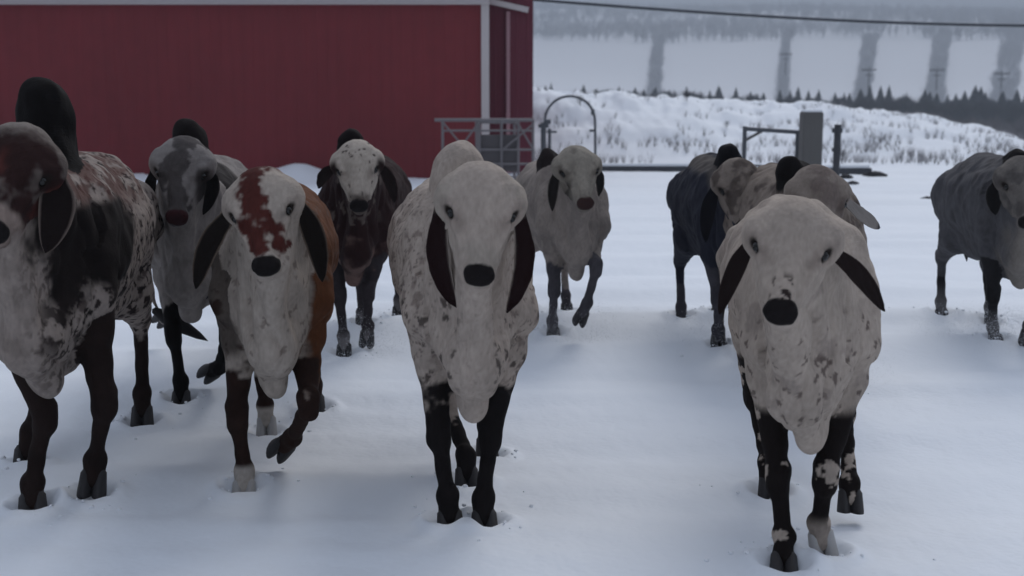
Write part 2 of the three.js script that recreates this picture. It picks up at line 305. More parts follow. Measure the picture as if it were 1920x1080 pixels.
  for (let i = 0; i < nv; i++) {
    const x = pos[3 * i], y = pos[3 * i + 1], z = pos[3 * i + 2];
    let bd = 9, tag = 'torso'; for (const p of P) { const d = pd(p, x, y, z); if (d < bd) { bd = d; tag = p.tag; } }
    hv.set(x, y, z).sub(poll);
    const q = { x, y, z, tag, hx: hv.dot(X) / hs, hs: hv.dot(f) / hs, hn: hv.dot(n) / hs, ny: nr[3 * i + 1], nx: nr[3 * i], nz: nr[3 * i + 2] };
    q.n = (s, o = 0) => { const a = x * s + sd + o, b = y * s + o * 1.7, c = z * s - sd; return 0.80 * N3(a, b, c) + 0.30 * N3(a * 2.3, b * 2.3, c * 2.3) + 0.18 * N3(a * 5.1, b * 5.1, c * 5.1); };
    q.isHead = tag === 'head'; q.isLeg = tag.length === 2; q.head = tag === 'head' ? 1 : 0;
    q.face = 1 - sm(0, 0.03, Math.abs(q.hx) - 0.2);
    let c = S.coat(q);
    // muzzle skin, eye rims and nostrils
    if (q.isHead) {
      const m = sm(0.416, 0.426, q.hs + 0.006 * q.n(14)) * sm(-0.106, -0.096, q.hn) * (1 - sm(0.060, 0.070, Math.abs(q.hx)));
      c = mix3(c, S.muzzle ?? [0.012, 0.010, 0.011], m * (S.muzzleK ?? 1));
      const ex = Math.abs(q.hx) - 0.117, es = q.hs - 0.204, e = Math.hypot((ex + es * 0.6) * 1.5, es * 0.8, q.hn + 0.062); c = mix3(c, [0.025, 0.02, 0.018], 1 - sm(0.021, 0.036, e)); c = mix3(c, [c[0] * 0.72, c[1] * 0.7, c[2] * 0.7], (1 - sm(0.03, 0.075, e)) * 0.8);
    }
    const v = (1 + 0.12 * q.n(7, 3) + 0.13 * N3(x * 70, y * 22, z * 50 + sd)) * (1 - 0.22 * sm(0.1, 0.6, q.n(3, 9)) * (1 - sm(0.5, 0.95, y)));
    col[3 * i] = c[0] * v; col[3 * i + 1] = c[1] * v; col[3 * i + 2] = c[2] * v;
    uv[2 * i] = (x + z) / 0.35; uv[2 * i + 1] = y / 0.35;
    // loose skin: upright pleats on neck and dewlap, muscle unevenness elsewhere
    let dsp = 0;
    if (tag === 'neck' && q.hs > -0.05) { const a = Math.atan2(x - th[0] * 0.4, z + 0.5) * 26 + 1.6 * N3(x * 2, y * 3, sd); dsp -= 0.014 * Math.pow(1 - Math.abs(Math.sin(a)), 1.6) * sm(0.5, 0.7, y) * (1 - sm(1.15, 1.3, y)) + 0.010 * N3(x * 8, y * 3.5, z * 8 + sd); }
    else if (!q.isHead && !q.isLeg) dsp += 0.016 * N3(x * 3.5, y * 3.5, z * 3.5 + sd) + 0.007 * N3(x * 10, y * 7, z * 10 + sd);
    else if (q.isLeg) dsp += 0.004 * N3(x * 12, y * 8, z * 12 + sd);
    else dsp += 0.0025 * N3(x * 16, y * 16, z * 16 + sd);
    pos[3 * i] += nr[3 * i] * dsp; pos[3 * i + 1] += nr[3 * i + 1] * dsp; pos[3 * i + 2] += nr[3 * i + 2] * dsp;
  }
  g.setAttribute('color', new THREE.BufferAttribute(col, 3)); g.computeVertexNormals();
  const parts = [g];
  for (const s of [-1, 1]) {
    const e = S.ear ?? {}, tip = s < 0 ? S.earL : S.earR;
    parts.push(earGeo(at(s * 0.135, 0.135, -0.125), tip, { w: e.w ?? 0.062, bow: [s * (e.out ?? 0.05), e.up ?? 0.03, 0.02], face: [s * (e.turn ?? 0.5), 0.1, 1], cup: e.cup, seed: sd + s, color: (u, v, side) => S.earColor(u, v, side, s) }));
  }
  for (const p of parts.slice(1)) { const a = p.attributes.position, u = new Float32Array(a.count * 2); for (let i = 0; i < a.count; i++) { u[2 * i] = (a.getX(i) + a.getZ(i)) / 0.35; u[2 * i + 1] = a.getY(i) / 0.35; } p.setAttribute('uv', new THREE.BufferAttribute(u, 2)); }
  g.setAttribute('uv', new THREE.BufferAttribute(uv, 2));
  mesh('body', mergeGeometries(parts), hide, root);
  for (const s of [-1, 1]) { const e = mesh('eye', eyeGeo, eyeMat, root); e.position.set(...at(s * 0.114, 0.204, -0.058)); e.scale.setScalar(hs); }
  for (const [fet, hoof, key, L] of hoofs) {
    const o = mesh('hoof', hoofGeo, S.paleHoof?.includes(key) ? paleHoofMat : hoofMat, root); o.position.set(...hoof);
    const d = V(...hoof).sub(V(...fet)).normalize(), rest = V(0, -0.93, 0.36).normalize();
    if (L.k || L.f || hoof[1] > 0.02) o.quaternion.setFromUnitVectors(rest, d);
    o.scale.set(0.96, 1.0, 0.92);
    if (hoof[1] < 0.06) { const c = V(hoof[0], 0, hoof[2]).multiplyScalar(S.s).applyAxisAngle(V(0, 1, 0), S.yaw); cowTracks.push([S.at[0] + c.x, S.at[1] + c.z, 0.1]); }
  }
  const tuft = new THREE.LatheGeometry([[0.0, -0.3], [0.02, -0.24], [0.042, -0.12], [0.038, -0.04], [0.018, 0.03], [0, 0.04]].map(([a, b]) => new THREE.Vector2(a, b)), 10);
  const sw = mesh('tail_switch', tuft, switchMat, root); sw.position.set(...tp[2]); sw.rotation.z = S.tailRot ?? 0.1;
  return root;
}

// ---- coats
const BLACK = [0.007, 0.006, 0.0065], CREAM = [0.46, 0.42, 0.395];
const legDark = (q, c, dark, y0, y1 = y0 + 0.06) => q.isLeg ? mix3(c, dark, 1 - sm(y0, y1, q.y + 0.13 * q.n(5, 1) + 0.55 * Math.max(-0.06, Math.abs(q.x) - 0.15) - 0.25 * Math.min(0.05, q.z))) : c;
const humpDark = (q, c, dark, y0 = 1.3) => mix3(c, dark, q.tag === 'hump' ? sm(y0 - 0.06, y0 + 0.02, q.y + 0.03 * q.n(7)) : 0);
const speck = (q, c, dark, s, thr, o = 0) => mix3(c, dark, sm(thr, thr + 0.12, q.n(s, o)));
const dkEar = (inner, outer, rim) => (u, v, side) => { const e = Math.max(sm(0.8, 0.97, Math.abs(v)), 1 - sm(0.03, 0.12, u)); return mix3(side > 0 ? inner : outer, rim, e); };
const COWS = [
  { key: 'A', at: [-2.02, -5.52], yaw: 0.17, s: 1.13, poll: [0.03, 1.490, 0.447], nose: [-0.045, 1.177, 0.693], hump: [0.0, 1.69, -0.091], humpR: 0.09, earL: [-0.30, 1.084, 0.256], earR: [0.085, 1.09, 0.50],
    FL: { k: [-0.034, 0.395, 0.043], f: [-0.101, 0.126, 0.014], h: [-0.089, 0, 0.081] }, FR: { k: [0.185, 0.434, 0.007], f: [0.13, 0.185, -0.06], h: [0.118, 0.055, -0.01] }, HL: { h: [-0.25, 0, -0.62] }, hz: [0, -1.3], tail: 0.22, tailY: 0.48, tailRot: 1.0, seed: 1, cell: 0.0085, ear: { w: 0.060 },
    label: 'tall dark-humped speckled cow at the left edge with its head half out of view',
    earColor: dkEar([0.012, 0.008, 0.008], [0.012, 0.009, 0.009], [0.2, 0.17, 0.16]),
    coat(q) {
      let c = [0.32, 0.29, 0.28];
      if (q.isHead) { c = mix3([0.24, 0.225, 0.22], [0.032, 0.016, 0.016], sm(-0.01, 0.10, q.hs + 0.05 * q.n(7)) * (0.55 + 0.45 * sm(-0.3, 0.2, q.n(6) + 0.25))); c = mix3(c, [0.09, 0.03, 0.028], sm(0.1, 0.5, q.n(4, 2)) * sm(0.1, 0.2, q.hs)); c = mix3(c, [0.32, 0.27, 0.255], sm(0.34, 0.37, q.hs) * sm(-0.2, -0.1, q.hn)); return c; }
      c = mix3(c, [0.12, 0.10, 0.098], sm(0.22, 0.5, q.n(15)) * 0.95 * sm(-0.1, 0.1, q.x)); c = mix3(c, [0.03, 0.022, 0.022], sm(0.34, 0.46, q.n(17, 4)) * sm(-0.05, 0.12, q.x)); c = mix3(c, [0.25, 0.225, 0.215], sm(0.2, 0.5, q.n(6, 1)) * (1 - sm(-0.1, 0.1, q.x)));
      c = mix3(c, [0.10, 0.045, 0.04], sm(0.0, 0.5, q.n(6, 2) + 0.4) * sm(1.12, 1.25, q.y) * (1 - sm(-1.2, -1.0, -q.z - 2.0)) * 0.8);
      const sh = sm(0.02, 0.07, q.x + 0.04 * q.n(5)) * sm(0.83, 0.92, q.y + 0.07 * q.n(5, 2)) * (1 - sm(1.20, 1.25, q.y)) * sm(-0.42, -0.34, q.z + 0.05 * q.n(6, 5));
      c = mix3(c, [0.012, 0.009, 0.009], sh);
      c = mix3(c, [0.02, 0.015, 0.015], sm(0.15, 0.3, q.n(8, 8)) * sm(0.0, 0.1, q.x) * (1 - sm(0.86, 0.95, q.y)) * sm(0.66, 0.75, q.y) * sm(-0.6, -0.4, q.z));
      c = mix3(c, [0.5, 0.47, 0.45], sm(1.15, 1.25, q.y) * (1 - sm(-1.35, -1.2, q.z)));
      c = legDark(q, c, [0.022, 0.014, 0.013], 0.78); return humpDark(q, c, [0.006, 0.005, 0.0055], 1.28);
    } },
  { key: 'B', at: [-1.89, -7.54], yaw: 0.08, s: 1.04, poll: [0.043, 1.50, 0.438], nose: [0.022, 1.041, 0.696], hump: [-0.03, 1.62, -0.148], humpR: 0.095, earL: [-0.135, 1.016, 0.34], earR: [0.125, 1.13, 0.40],
    FL: { h: [-0.082, 0, 0.122] }, FR: { k: [0.205, 0.43, 0.209], f: [0.124, 0.205, 0.01], h: [0.04, 0.153, -0.093] }, HL: { k: [-0.28, 0.42, -1.35], f: [-0.42, 0.25, -1.45], h: [-0.5, 0.22, -1.55] }, hz: [0, -1.2], face: 0.12, roll: 0.08, hs: 1.06, seed: 2, cell: 0.0105,
    label: 'grey-faced white cow with a black hump, second from the left against the barn', ear: { w: 0.036, out: 0.07 },
    earColor: dkEar(BLACK, BLACK, [0.05, 0.045, 0.045]),
    coat(q) {
      let c = [0.29, 0.28, 0.285];
      if (q.isHead) { c = mix3([0.26, 0.255, 0.265], [0.09, 0.085, 0.09], sm(0.25, 0.5, q.n(5) + 0.85 - Math.abs(q.hx + 0.02) * 9)); return mix3(c, [0.035, 0.03, 0.032], sm(0.07, 0.1, q.hx) * sm(0.15, 0.2, q.hs) * (1 - sm(0.3, 0.36, q.hs)) * 0.9); }
      c = mix3(c, [0.22, 0.205, 0.205], sm(0.2, 0.6, q.n(5)) * 0.6);
      c = mix3(c, [0.014, 0.011, 0.012], sm(0.05, 0.10, q.x + 0.05 * q.n(5)) * sm(0.62, 0.7, q.y + 0.05 * q.n(4)) * sm(-0.5, -0.4, q.z) * (q.tag === 'neck' ? 0.1 : 0.9));
      c = legDark(q, c, BLACK, 0.62); return humpDark(q, c, [0.009, 0.006, 0.0065], 1.3);
    }, muzzle: [0.05, 0.018, 0.022] },
  { key: 'C', at: [-1.09, -5.75], yaw: 0.15, s: 1.02, poll: [-0.034, 1.47, 0.491], nose: [-0.005, 1.066, 0.763], hump: [-0.09, 1.46, -0.311], earL: [-0.316, 0.983, 0.151], earR: [0.22, 1.02, 0.277],
    FL: { k: [-0.171, 0.38, 0.03], f: [-0.148, 0.118, -0.01], h: [-0.149, 0, 0.08] }, FR: { k: [0.15, 0.468, 0.201], f: [0.072, 0.242, -0.088], h: [0.003, 0.158, -0.2] }, HL: { h: [-0.09, 0, -1.05] }, hz: [0, -1.5], roll: 0.06, face: -0.08, seed: 3, cell: 0.0085, paleHoof: ['FL', 'HL'], ear: { w: 0.046, turn: 0.35 },
    label: 'white-chested cow with a red-brown forehead and brown flank, one front leg folded up',
    earColor: dkEar([0.012, 0.009, 0.008], [0.03, 0.02, 0.016], [0.16, 0.13, 0.11]),
    coat(q) {
      let c = [0.43, 0.40, 0.375];
      if (q.isHead) { const k = q.n(7) * 0.5 + 0.62 - Math.abs(q.hx + 0.005) * 8 - Math.max(0, q.hs - 0.36) * 9; c = mix3(c, [0.085, 0.025, 0.022], sm(0, 0.22, k)); return c; }
      const fl = Math.max(sm(-0.22, -0.05, -q.z - 0.28 + 0.10 * q.n(3.5)), q.tag === 'neck' ? 0 : sm(0.09, 0.16, q.x + 0.04 * q.n(5))) * (1 - sm(0.0, 0.25, 0.62 - q.y + 0.1 * q.n(4)));
      c = mix3(c, [0.135, 0.055, 0.026], fl);
      c = mix3(c, [0.05, 0.02, 0.014], sm(0.1, 0.3, q.n(4, 6)) * (1 - fl) * sm(0.16, 0.24, Math.abs(q.x)) * sm(0.7, 0.8, q.y));
      c = mix3(c, [0.14, 0.11, 0.10], sm(0.5, 0.65, q.n(12, 3)) * 0.6);
      c = mix3(c, [0.02, 0.012, 0.010], sm(0.10, 0.17, -q.x) * sm(0.62, 0.7, q.y) * (1 - sm(1.12, 1.2, q.y)) * (q.tag === 'neck' ? 0.15 : 0.8));
      c = legDark(q, c, [0.030, 0.016, 0.013], 0.58);
      if ((q.tag === 'FL' || q.tag === 'HL')) c = mix3([0.45, 0.44, 0.43], c, sm(0.13, 0.16, q.y)); return humpDark(q, c, [0.10, 0.05, 0.04], 1.25);
    } },
  { key: 'D', at: [-1.11, -9.05], yaw: 0, s: 1, poll: [0.063, 1.486, 0.45], nose: [0.106, 1.045, 0.7], hump: [-0.045, 1.585, -0.1], earL: [-0.22, 1.197, 0.25], earR: [0.30, 1.10, 0.25],
    FL: { h: [-0.075, 0, 0.2] }, FR: { k: [0.10, 0.46, 0.16], f: [0.08, 0.20, 0.06], h: [0.07, 0.07, 0.05] }, HL: { h: [-0.05, 0.05, -0.75] }, hz: [0, -1.4], roll: -0.07, hs: 1.1, w: 1.08, seed: 4, cell: 0.011,
    label: 'dark maroon cow with a bright white face and dark muzzle, in front of the barn', ear: { w: 0.042 },
    earColor: dkEar([0.016, 0.010, 0.010], [0.03, 0.014, 0.014], [0.03, 0.018, 0.018]),
    coat(q) {
      let c = [0.027, 0.012, 0.013];
      if (q.isHead) { c = [0.52, 0.49, 0.46]; c = speck(q, c, [0.10, 0.08, 0.08], 13, 0.66); c = mix3(c, [0.05, 0.035, 0.032], sm(0.34, 0.42, q.hs + 0.03 * q.n(8)) * sm(-0.19, -0.16, q.hn) * 0.85); return mix3(c, [0.03, 0.016, 0.016], sm(0.12, 0.15, Math.abs(q.hx)) * sm(0.10, 0.16, q.hs)); }
      c = mix3(c, [0.16, 0.11, 0.105], sm(0.1, 0.3, 0.9 - q.y + 0.2 * q.n(4)) * sm(0.0, 0.2, q.z + 0.2));
      c = mix3(c, [0.40, 0.37, 0.35], sm(0.2, 0.4, q.n(6, 2)) * sm(0.1, 0.2, q.z) * sm(0.9, 0.98, q.y) * 0.25);
      c = legDark(q, c, [0.045, 0.04, 0.048], 0.66); c = q.isLeg ? mix3(c, [0.2, 0.2, 0.22], 1 - sm(0.1, 0.2, q.y)) : c; return humpDark(q, c, [0.008, 0.005, 0.006], 1.3);
    } },
  { key: 'E', w: 1.02, at: [-0.18, -5.3], yaw: 0.11, s: 1.05, poll: [0.022, 1.472, 0.48], nose: [-0.013, 1.085, 0.716], hump: [-0.03, 1.575, -0.101], humpR: 0.105, earL: [-0.075, 0.985, 0.40], earR: [0.105, 0.965, 0.42],
    FL: { k: [-0.13, 0.41, 0.038], f: [-0.092, 0.150, 0.034], h: [-0.085, 0, 0.083] }, FR: { k: [0.085, 0.394, 0.014], f: [0.052, 0.131, 0.027], h: [0.05, 0, 0.1] }, HL: { f: [0.02, 0.16, -0.5], h: [0.02, 0.02, -0.44] }, HR: { h: [0.16, 0, -1.0] }, seed: 5, cell: 0.0085, ear: { w: 0.042, out: 0.08, up: -0.03, turn: 0.55, cup: 0.6 },
    label: 'white flecked cow in the middle with long drooping dark ears and dark shins',
    earColor: (u, v, side, s) => mix3(side > 0 ? [0.018, 0.008, 0.009] : [0.3, 0.27, 0.26], [0.36, 0.33, 0.31], Math.max(sm(0.72, 0.95, (v * s)), 1 - sm(0.02, 0.1, u))),
    coat(q) {
      let c = [...CREAM];
      if (q.isHead) return mix3(c, [0.40, 0.375, 0.35], sm(0, 0.5, q.n(3)));
      const side = sm(0.08, 0.2, Math.abs(q.x + 0.02)); c = mix3(c, [0.22, 0.185, 0.175], sm(0.25, 0.6, q.n(13)) * side * 0.75); c = mix3(c, [0.16, 0.135, 0.13], sm(0.40, 0.7, q.n(30, 4)) * (0.25 + 0.6 * side));
      const m = 0.8 * sm(0.50, 0.66, q.n(11, 5)) * sm(0.55, 0.62, q.y) * (1 - sm(0.98, 1.06, q.y)) * sm(-0.3, 0.0, q.z) * sm(0.03, 0.1, Math.abs(q.x + 0.01)); c = mix3(c, [0.03, 0.022, 0.022], m);
      c = legDark(q, c, [0.012, 0.010, 0.011], q.tag[0] === 'F' ? 0.57 : 0.4); return c;
    } },
  { key: 'F', at: [0.45, -9.45], yaw: 0.13, s: 0.97, poll: [-0.06, 1.485, 0.447], nose: [-0.03, 1.135, 0.714], hump: [-0.17, 1.47, -0.199], earL: [-0.218, 1.047, 0.37], earR: [0.13, 1.15, 0.352],
    FL: { h: [-0.136, 0, -0.05] }, FR: { k: [0.115, 0.62, 0.36], f: [0.062, 0.343, 0.282], h: [0.017, 0.20, 0.21] }, hz: [-1.5, -1.2], roll: 0.1, hs: 1.12, w: 1.15, seed: 6, cell: 0.011, face: 0.12,
    label: 'pale grey cow right of the middle one, lifting a front leg high', ear: { w: 0.04, out: 0.03 },
    earColor: dkEar([0.02, 0.018, 0.018], [0.15, 0.145, 0.14], [0.22, 0.21, 0.20]),
    coat(q) {
      let c = [0.34, 0.315, 0.305];
      if (q.isHead) { c = mix3([0.33, 0.32, 0.295], [0.2, 0.19, 0.175], sm(0, 0.5, q.n(4))); return mix3(c, [0.05, 0.045, 0.042], sm(0.05, 0.10, -q.hx) * sm(0.22, 0.3, q.hs) * sm(0.0, 0.3, q.n(7) + 0.2)); }
      c = mix3(c, [0.27, 0.25, 0.245], sm(0, 0.5, q.n(3)));
      c = legDark(q, c, [0.085, 0.085, 0.105], q.tag === 'FR' ? 0.66 : 0.60); return humpDark(q, c, [0.02, 0.015, 0.016], 1.25);
    }, muzzle: [0.05, 0.028, 0.028] },
  { key: 'G', at: [1.55, -8.86], yaw: 0.02, s: 1, poll: [-0.075, 1.372, 0.445], nose: [-0.05, 0.90, 0.698], hump: [-0.035, 1.485, -0.103], earL: [-0.25, 0.85, 0.282], earR: [0.225, 0.91, 0.319],
    FL: { k: [-0.13, 0.45, 0.13], f: [-0.10, 0.20, 0.0], h: [-0.09, 0.08, -0.05] }, FR: { h: [0.098, 0, 0.063] }, hz: [-1.2, -1.5], hs: 1.1, seed: 7, cell: 0.011,
    label: 'navy-black cow with a tan-grey face behind the front right cow', ear: { w: 0.048 },
    earColor: dkEar([0.008, 0.008, 0.012], [0.010, 0.010, 0.014], [0.012, 0.012, 0.016]),
    coat(q) {
      let c = [0.026, 0.030, 0.048];
      if (q.isHead) return mix3([0.25, 0.225, 0.21], [0.11, 0.095, 0.09], sm(-0.1, 0.4, q.n(6)));
      c = mix3(c, [0.19, 0.165, 0.155], sm(0.0, 0.10, q.x + 0.06 + 0.05 * q.n(5)) * sm(-0.4, -0.1, q.z));
      c = mix3(c, [0.14, 0.13, 0.125], sm(1.16, 1.22, q.y) * (1 - sm(0.05, 0.1, Math.abs(q.x + 0.12))) * 0.7);
      c = legDark(q, c, [0.065, 0.066, 0.085], 0.62); return humpDark(q, c, [0.008, 0.008, 0.011], 1.28);
    } },
  { key: 'I', at: [1.85, -7.58], yaw: 0.14, s: 1, poll: [-0.195, 1.40, 0.423], nose: [-0.19, 0.91, 0.675], hump: [-0.19, 1.47, -0.124], humpR: 0.085, earL: [-0.33, 0.96, 0.259], earR: [0.205, 1.085, 0.334],
    FL: { h: [-0.122, 0, -0.017] }, FR: { h: [0.085, 0, -0.086] }, hz: [-1.4, -1.2], seed: 8, cell: 0.011, hs: 1.14,
    label: 'light tan cow with a small black hump, mostly hidden behind the front right cow', ear: { w: 0.036, out: 0.06, up: -0.06 },
    earColor: (u, v, side, s) => mix3([0.30, 0.295, 0.30], [0.06, 0.065, 0.08], sm(0.86, 0.97, u)),
    coat(q) {
      let c = [0.25, 0.222, 0.205];
      if (q.isHead) return mix3([0.27, 0.245, 0.23], [0.19, 0.165, 0.16], sm(0.1, 0.5, q.n(4) + 0.4 - Math.abs(q.hx - 0.02) * 5));
      c = mix3(c, [0.12, 0.10, 0.095], sm(0.0, 0.5, q.n(4, 3))); c = legDark(q, c, [0.05, 0.048, 0.055], 0.6); return humpDark(q, c, BLACK, 1.28);
    } },
  { key: 'H', at: [1.16, -4.92], yaw: -0.12, s: 1, poll: [-0.105, 1.452, 0.49], nose: [-0.185, 1.075, 0.80], hump: [0.0, 1.42, -0.2], earL: [-0.36, 1.05, 0.335], earR: [0.24, 1.06, 0.26],
    FL: { k: [-0.105, 0.35, 0.05], f: [-0.075, 0.115, 0.06], h: [-0.085, 0, 0.2] }, FR: { k: [0.07, 0.378, 0.115], f: [0.06, 0.165, 0.05], h: [0.085, 0.045, 0.03] }, HL: { h: [-0.06, 0, -0.8] }, HR: { k: [0.25, 0.42, -0.72], f: [0.255, 0.17, -0.5], h: [0.25, 0.06, -0.43] }, seed: 9, cell: 0.0085, hs: 1.06, face: -0.12, roll: 0.0,
    label: 'cream white cow at front right with dark ears held out sideways and black patched legs', ear: { w: 0.031, out: 0.02, up: 0.03, turn: 0.3 }, paleHoof: ['FR'],
    earColor: dkEar([0.016, 0.010, 0.010], [0.02, 0.013, 0.013], [0.03, 0.02, 0.02]),
    coat(q) {
      let c = [0.47, 0.43, 0.40];
      if (q.isHead) { c = mix3(c, [0.43, 0.395, 0.37], sm(0, 0.5, q.n(3))); return mix3(c, [0.04, 0.03, 0.03], sm(0.25, 0.4, q.n(17)) * sm(0.31, 0.35, q.hs) * (1 - sm(0.42, 0.44, q.hs)) * (1 - sm(0.03, 0.06, Math.abs(q.hx)))); }
      c = mix3(c, [0.14, 0.115, 0.11], sm(0.50, 0.64, q.n(13)) * sm(0.55, 0.65, q.y) * (1 - sm(1.0, 1.1, q.y)) * 0.9);
      c = mix3(c, [0.30, 0.27, 0.26], sm(0.3, 0.5, q.n(5, 3)) * 0.5);
      if (q.isLeg) { const p = sm(-0.22, -0.12, q.n(7, 2) + 0.15); c = mix3(c, [0.012, 0.009, 0.009], p * (1 - sm(0.60, 0.66, q.y)) * (q.tag === 'FR' ? sm(0.14, 0.22, q.y) : 1)); }
      return c;
    } },
  { key: 'J', at: [3.55, -8.99], yaw: -0.1, s: 1, poll: [-0.09, 1.385, 0.445], nose: [-0.10, 1.0, 0.694], hump: [0.02, 1.45, -0.099], earL: [-0.22, 1.023, 0.30], earR: [0.136, 1.023, 0.304],
    FL: { h: [-0.03, 0, -0.2] }, FR: { k: [0.13, 0.47, 0.17], f: [0.12, 0.22, 0.05], h: [0.115, 0.09, 0.02] }, hz: [-1.3, -1.1], hs: 1.12, seed: 10, cell: 0.011,
    label: 'dark grey cow with a paler chest at the right edge, half out of view', ear: { w: 0.052 },
    earColor: dkEar([0.012, 0.011, 0.012], [0.03, 0.03, 0.032], [0.05, 0.05, 0.05]),
    coat(q) {
      let c = [0.095, 0.100, 0.118];
      if (q.isHead) return mix3([0.19, 0.185, 0.185], [0.12, 0.117, 0.12], sm(0, 0.5, q.n(5)));
      c = mix3(c, [0.26, 0.25, 0.24], 0.85 * sm(0.02, 0.16, q.z + 0.02) * (1 - sm(0.08, 0.16, Math.abs(q.x) - 0.02)));
      if (q.tag !== 'neck') c = mix3(c, [0.055, 0.055, 0.062], sm(0.1, 0.5, q.n(5, 4)) * 0.5);
      c = legDark(q, c, [0.022, 0.022, 0.026], 0.66); c = q.isLeg ? mix3(c, [0.16, 0.165, 0.18], 1 - sm(0.12, 0.34, q.y)) : c; return humpDark(q, c, BLACK, 1.26);
    } },
];
const cowObjects = COWS.map((S) => makeCow(S));
for (const c of cowObjects) c.position.y = -0.03;

// ---------------------------------------------------------------- ground and far hillside
const snowBump = noiseTex(512, (u, v) => 0.5 + 0.22 * tileN(u, v, 9, 2) + 0.16 * tileN(u, v, 24, 5) + 0.14 * tileN(u, v, 60, 8), [1 / 2.4, 1 / 2.4]);
const snowMat = new THREE.MeshStandardMaterial({ color: rgb(0.775, 0.815, 0.865), roughness: 0.75, bumpMap: snowBump, bumpScale: 0.006 });
struct('ground', terrainSheet(0.6, 70, 520, fan(640)), snowMat);
{ const g = terrainSheet(70, 5200, 150, fan(260)); struct('hillside', g, std(rgb(0.78, 0.80, 0.84), 0.9)); }

// ---------------------------------------------------------------- barn
const wallMap = noiseTex(512, (u, v) => 0.88 + 0.07 * tileN(u, v, 3, 21) + 0.05 * N3(u * 46, v * 2.5, 5) * 0.9 + 0.04 * tileN(u, v, 20, 8), [1 / 9, 1 / 9]);
const redSteel = std(rgb(0.18, 0.017, 0.023), 0.8, { map: wallMap, bumpMap: furBump, bumpScale: 0.0004 });
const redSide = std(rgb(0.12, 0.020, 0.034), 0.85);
const whiteTrim = std(rgb(0.50, 0.45, 0.44), 0.6);
const roofSnow = std(rgb(0.8, 0.82, 0.85), 0.85);
function ribbed(x0, x1, y0, y1, z, facing) { // steel sheet with a low rib every 23 cm, on a slab
  const pts = [], n = Math.round((x1 - x0) / 0.2286), st = (x1 - x0) / n; pts.push([x0, -0.1], [x0, 0]);
  for (let i = 0; i < n; i++) { const x = x0 + i * st; pts.push([x + st * 0.42, 0], [x + st * 0.46, 0.005], [x + st * 0.54, 0.005], [x + st * 0.58, 0]); }
  pts.push([x1, 0], [x1, -0.1]);
  const s = new THREE.Shape(pts.map(([a, b]) => new THREE.Vector2(a, -b))), g = new THREE.ExtrudeGeometry(s, { depth: y1 - y0, bevelEnabled: false });
  g.rotateX(-Math.PI / 2); g.scale(1, 1, 1); g.translate(0, y0, z); return g;
}
{
  const z = -27.9, b = thing('barn', 'long dark red steel barn with white corner trim and snow on its roof', 'barn', [0, 0, z]);
  const H0 = 3.64;
  const wall = mesh('wall', (() => { const g = ribbed(-26, -0.64, -0.2, H0, 0); return g; })(), redSteel, b);
  // recessed end bay
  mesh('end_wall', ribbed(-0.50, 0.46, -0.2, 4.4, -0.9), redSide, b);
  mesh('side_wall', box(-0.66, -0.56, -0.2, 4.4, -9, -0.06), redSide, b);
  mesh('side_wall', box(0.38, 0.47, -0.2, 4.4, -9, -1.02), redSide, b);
  mesh('corner_trim', box(-0.66, -0.49, 0.0, H0 + 0.1, -0.05, 0.055, 0.012), whiteTrim, b);
  const rt = mesh('fascia', box(-26, -0.48, H0, H0 + 0.13, -0.12, 0.14, 0.02), whiteTrim, b);
  mesh('downspout', mergeGeometries([box(-0.13, -0.045, 0.0, 3.55, -0.885, -0.80, 0.015), box(-0.14, -0.035, 1.3, 1.33, -0.895, -0.79, 0.005), box(-0.14, -0.035, 2.6, 2.63, -0.895, -0.79, 0.005)]), std(rgb(0.36, 0.20, 0.22), 0.6), b);
  const rake = new THREE.BoxGeometry(0.86, 0.12, 0.1); rake.rotateZ(-0.22); rake.translate(-0.06, H0 + 0.03, -0.78); mesh('rake_trim', rake, whiteTrim, b);
  const roof = new THREE.Shape([[0.35, 0], [0.35, 0.1], [-9, 3.3], [-9, 3.2]].map(([a, c]) => new THREE.Vector2(a, c)));
  const rg = new THREE.ExtrudeGeometry(roof, { depth: 27, bevelEnabled: false }); rg.rotateY(-Math.PI / 2); rg.translate(0.55, 0, 0);
  const rg2 = rg.clone(); rg2.translate(-0.9, H0 + 0.135, 0); mesh('roof', rg2, roofSnow, b);
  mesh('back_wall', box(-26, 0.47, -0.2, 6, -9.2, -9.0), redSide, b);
}
// overhead cable
{ const pts = []; for (let i = 0; i <= 20; i++) { const t = i / 20; pts.push([lerp(0.45, 19.5, t), lerp(3.78, 3.42, t) - 0.32 * Math.sin(Math.PI * t), -28.4 - t * 1.2]); }
  const m = mesh('overhead_cable', tube(pts, 0.034, 60, 6), std(rgb(0.05, 0.055, 0.065), 0.7)); m.userData = { label: 'dark cable strung from the barn across the top of the view', category: 'cable' }; }

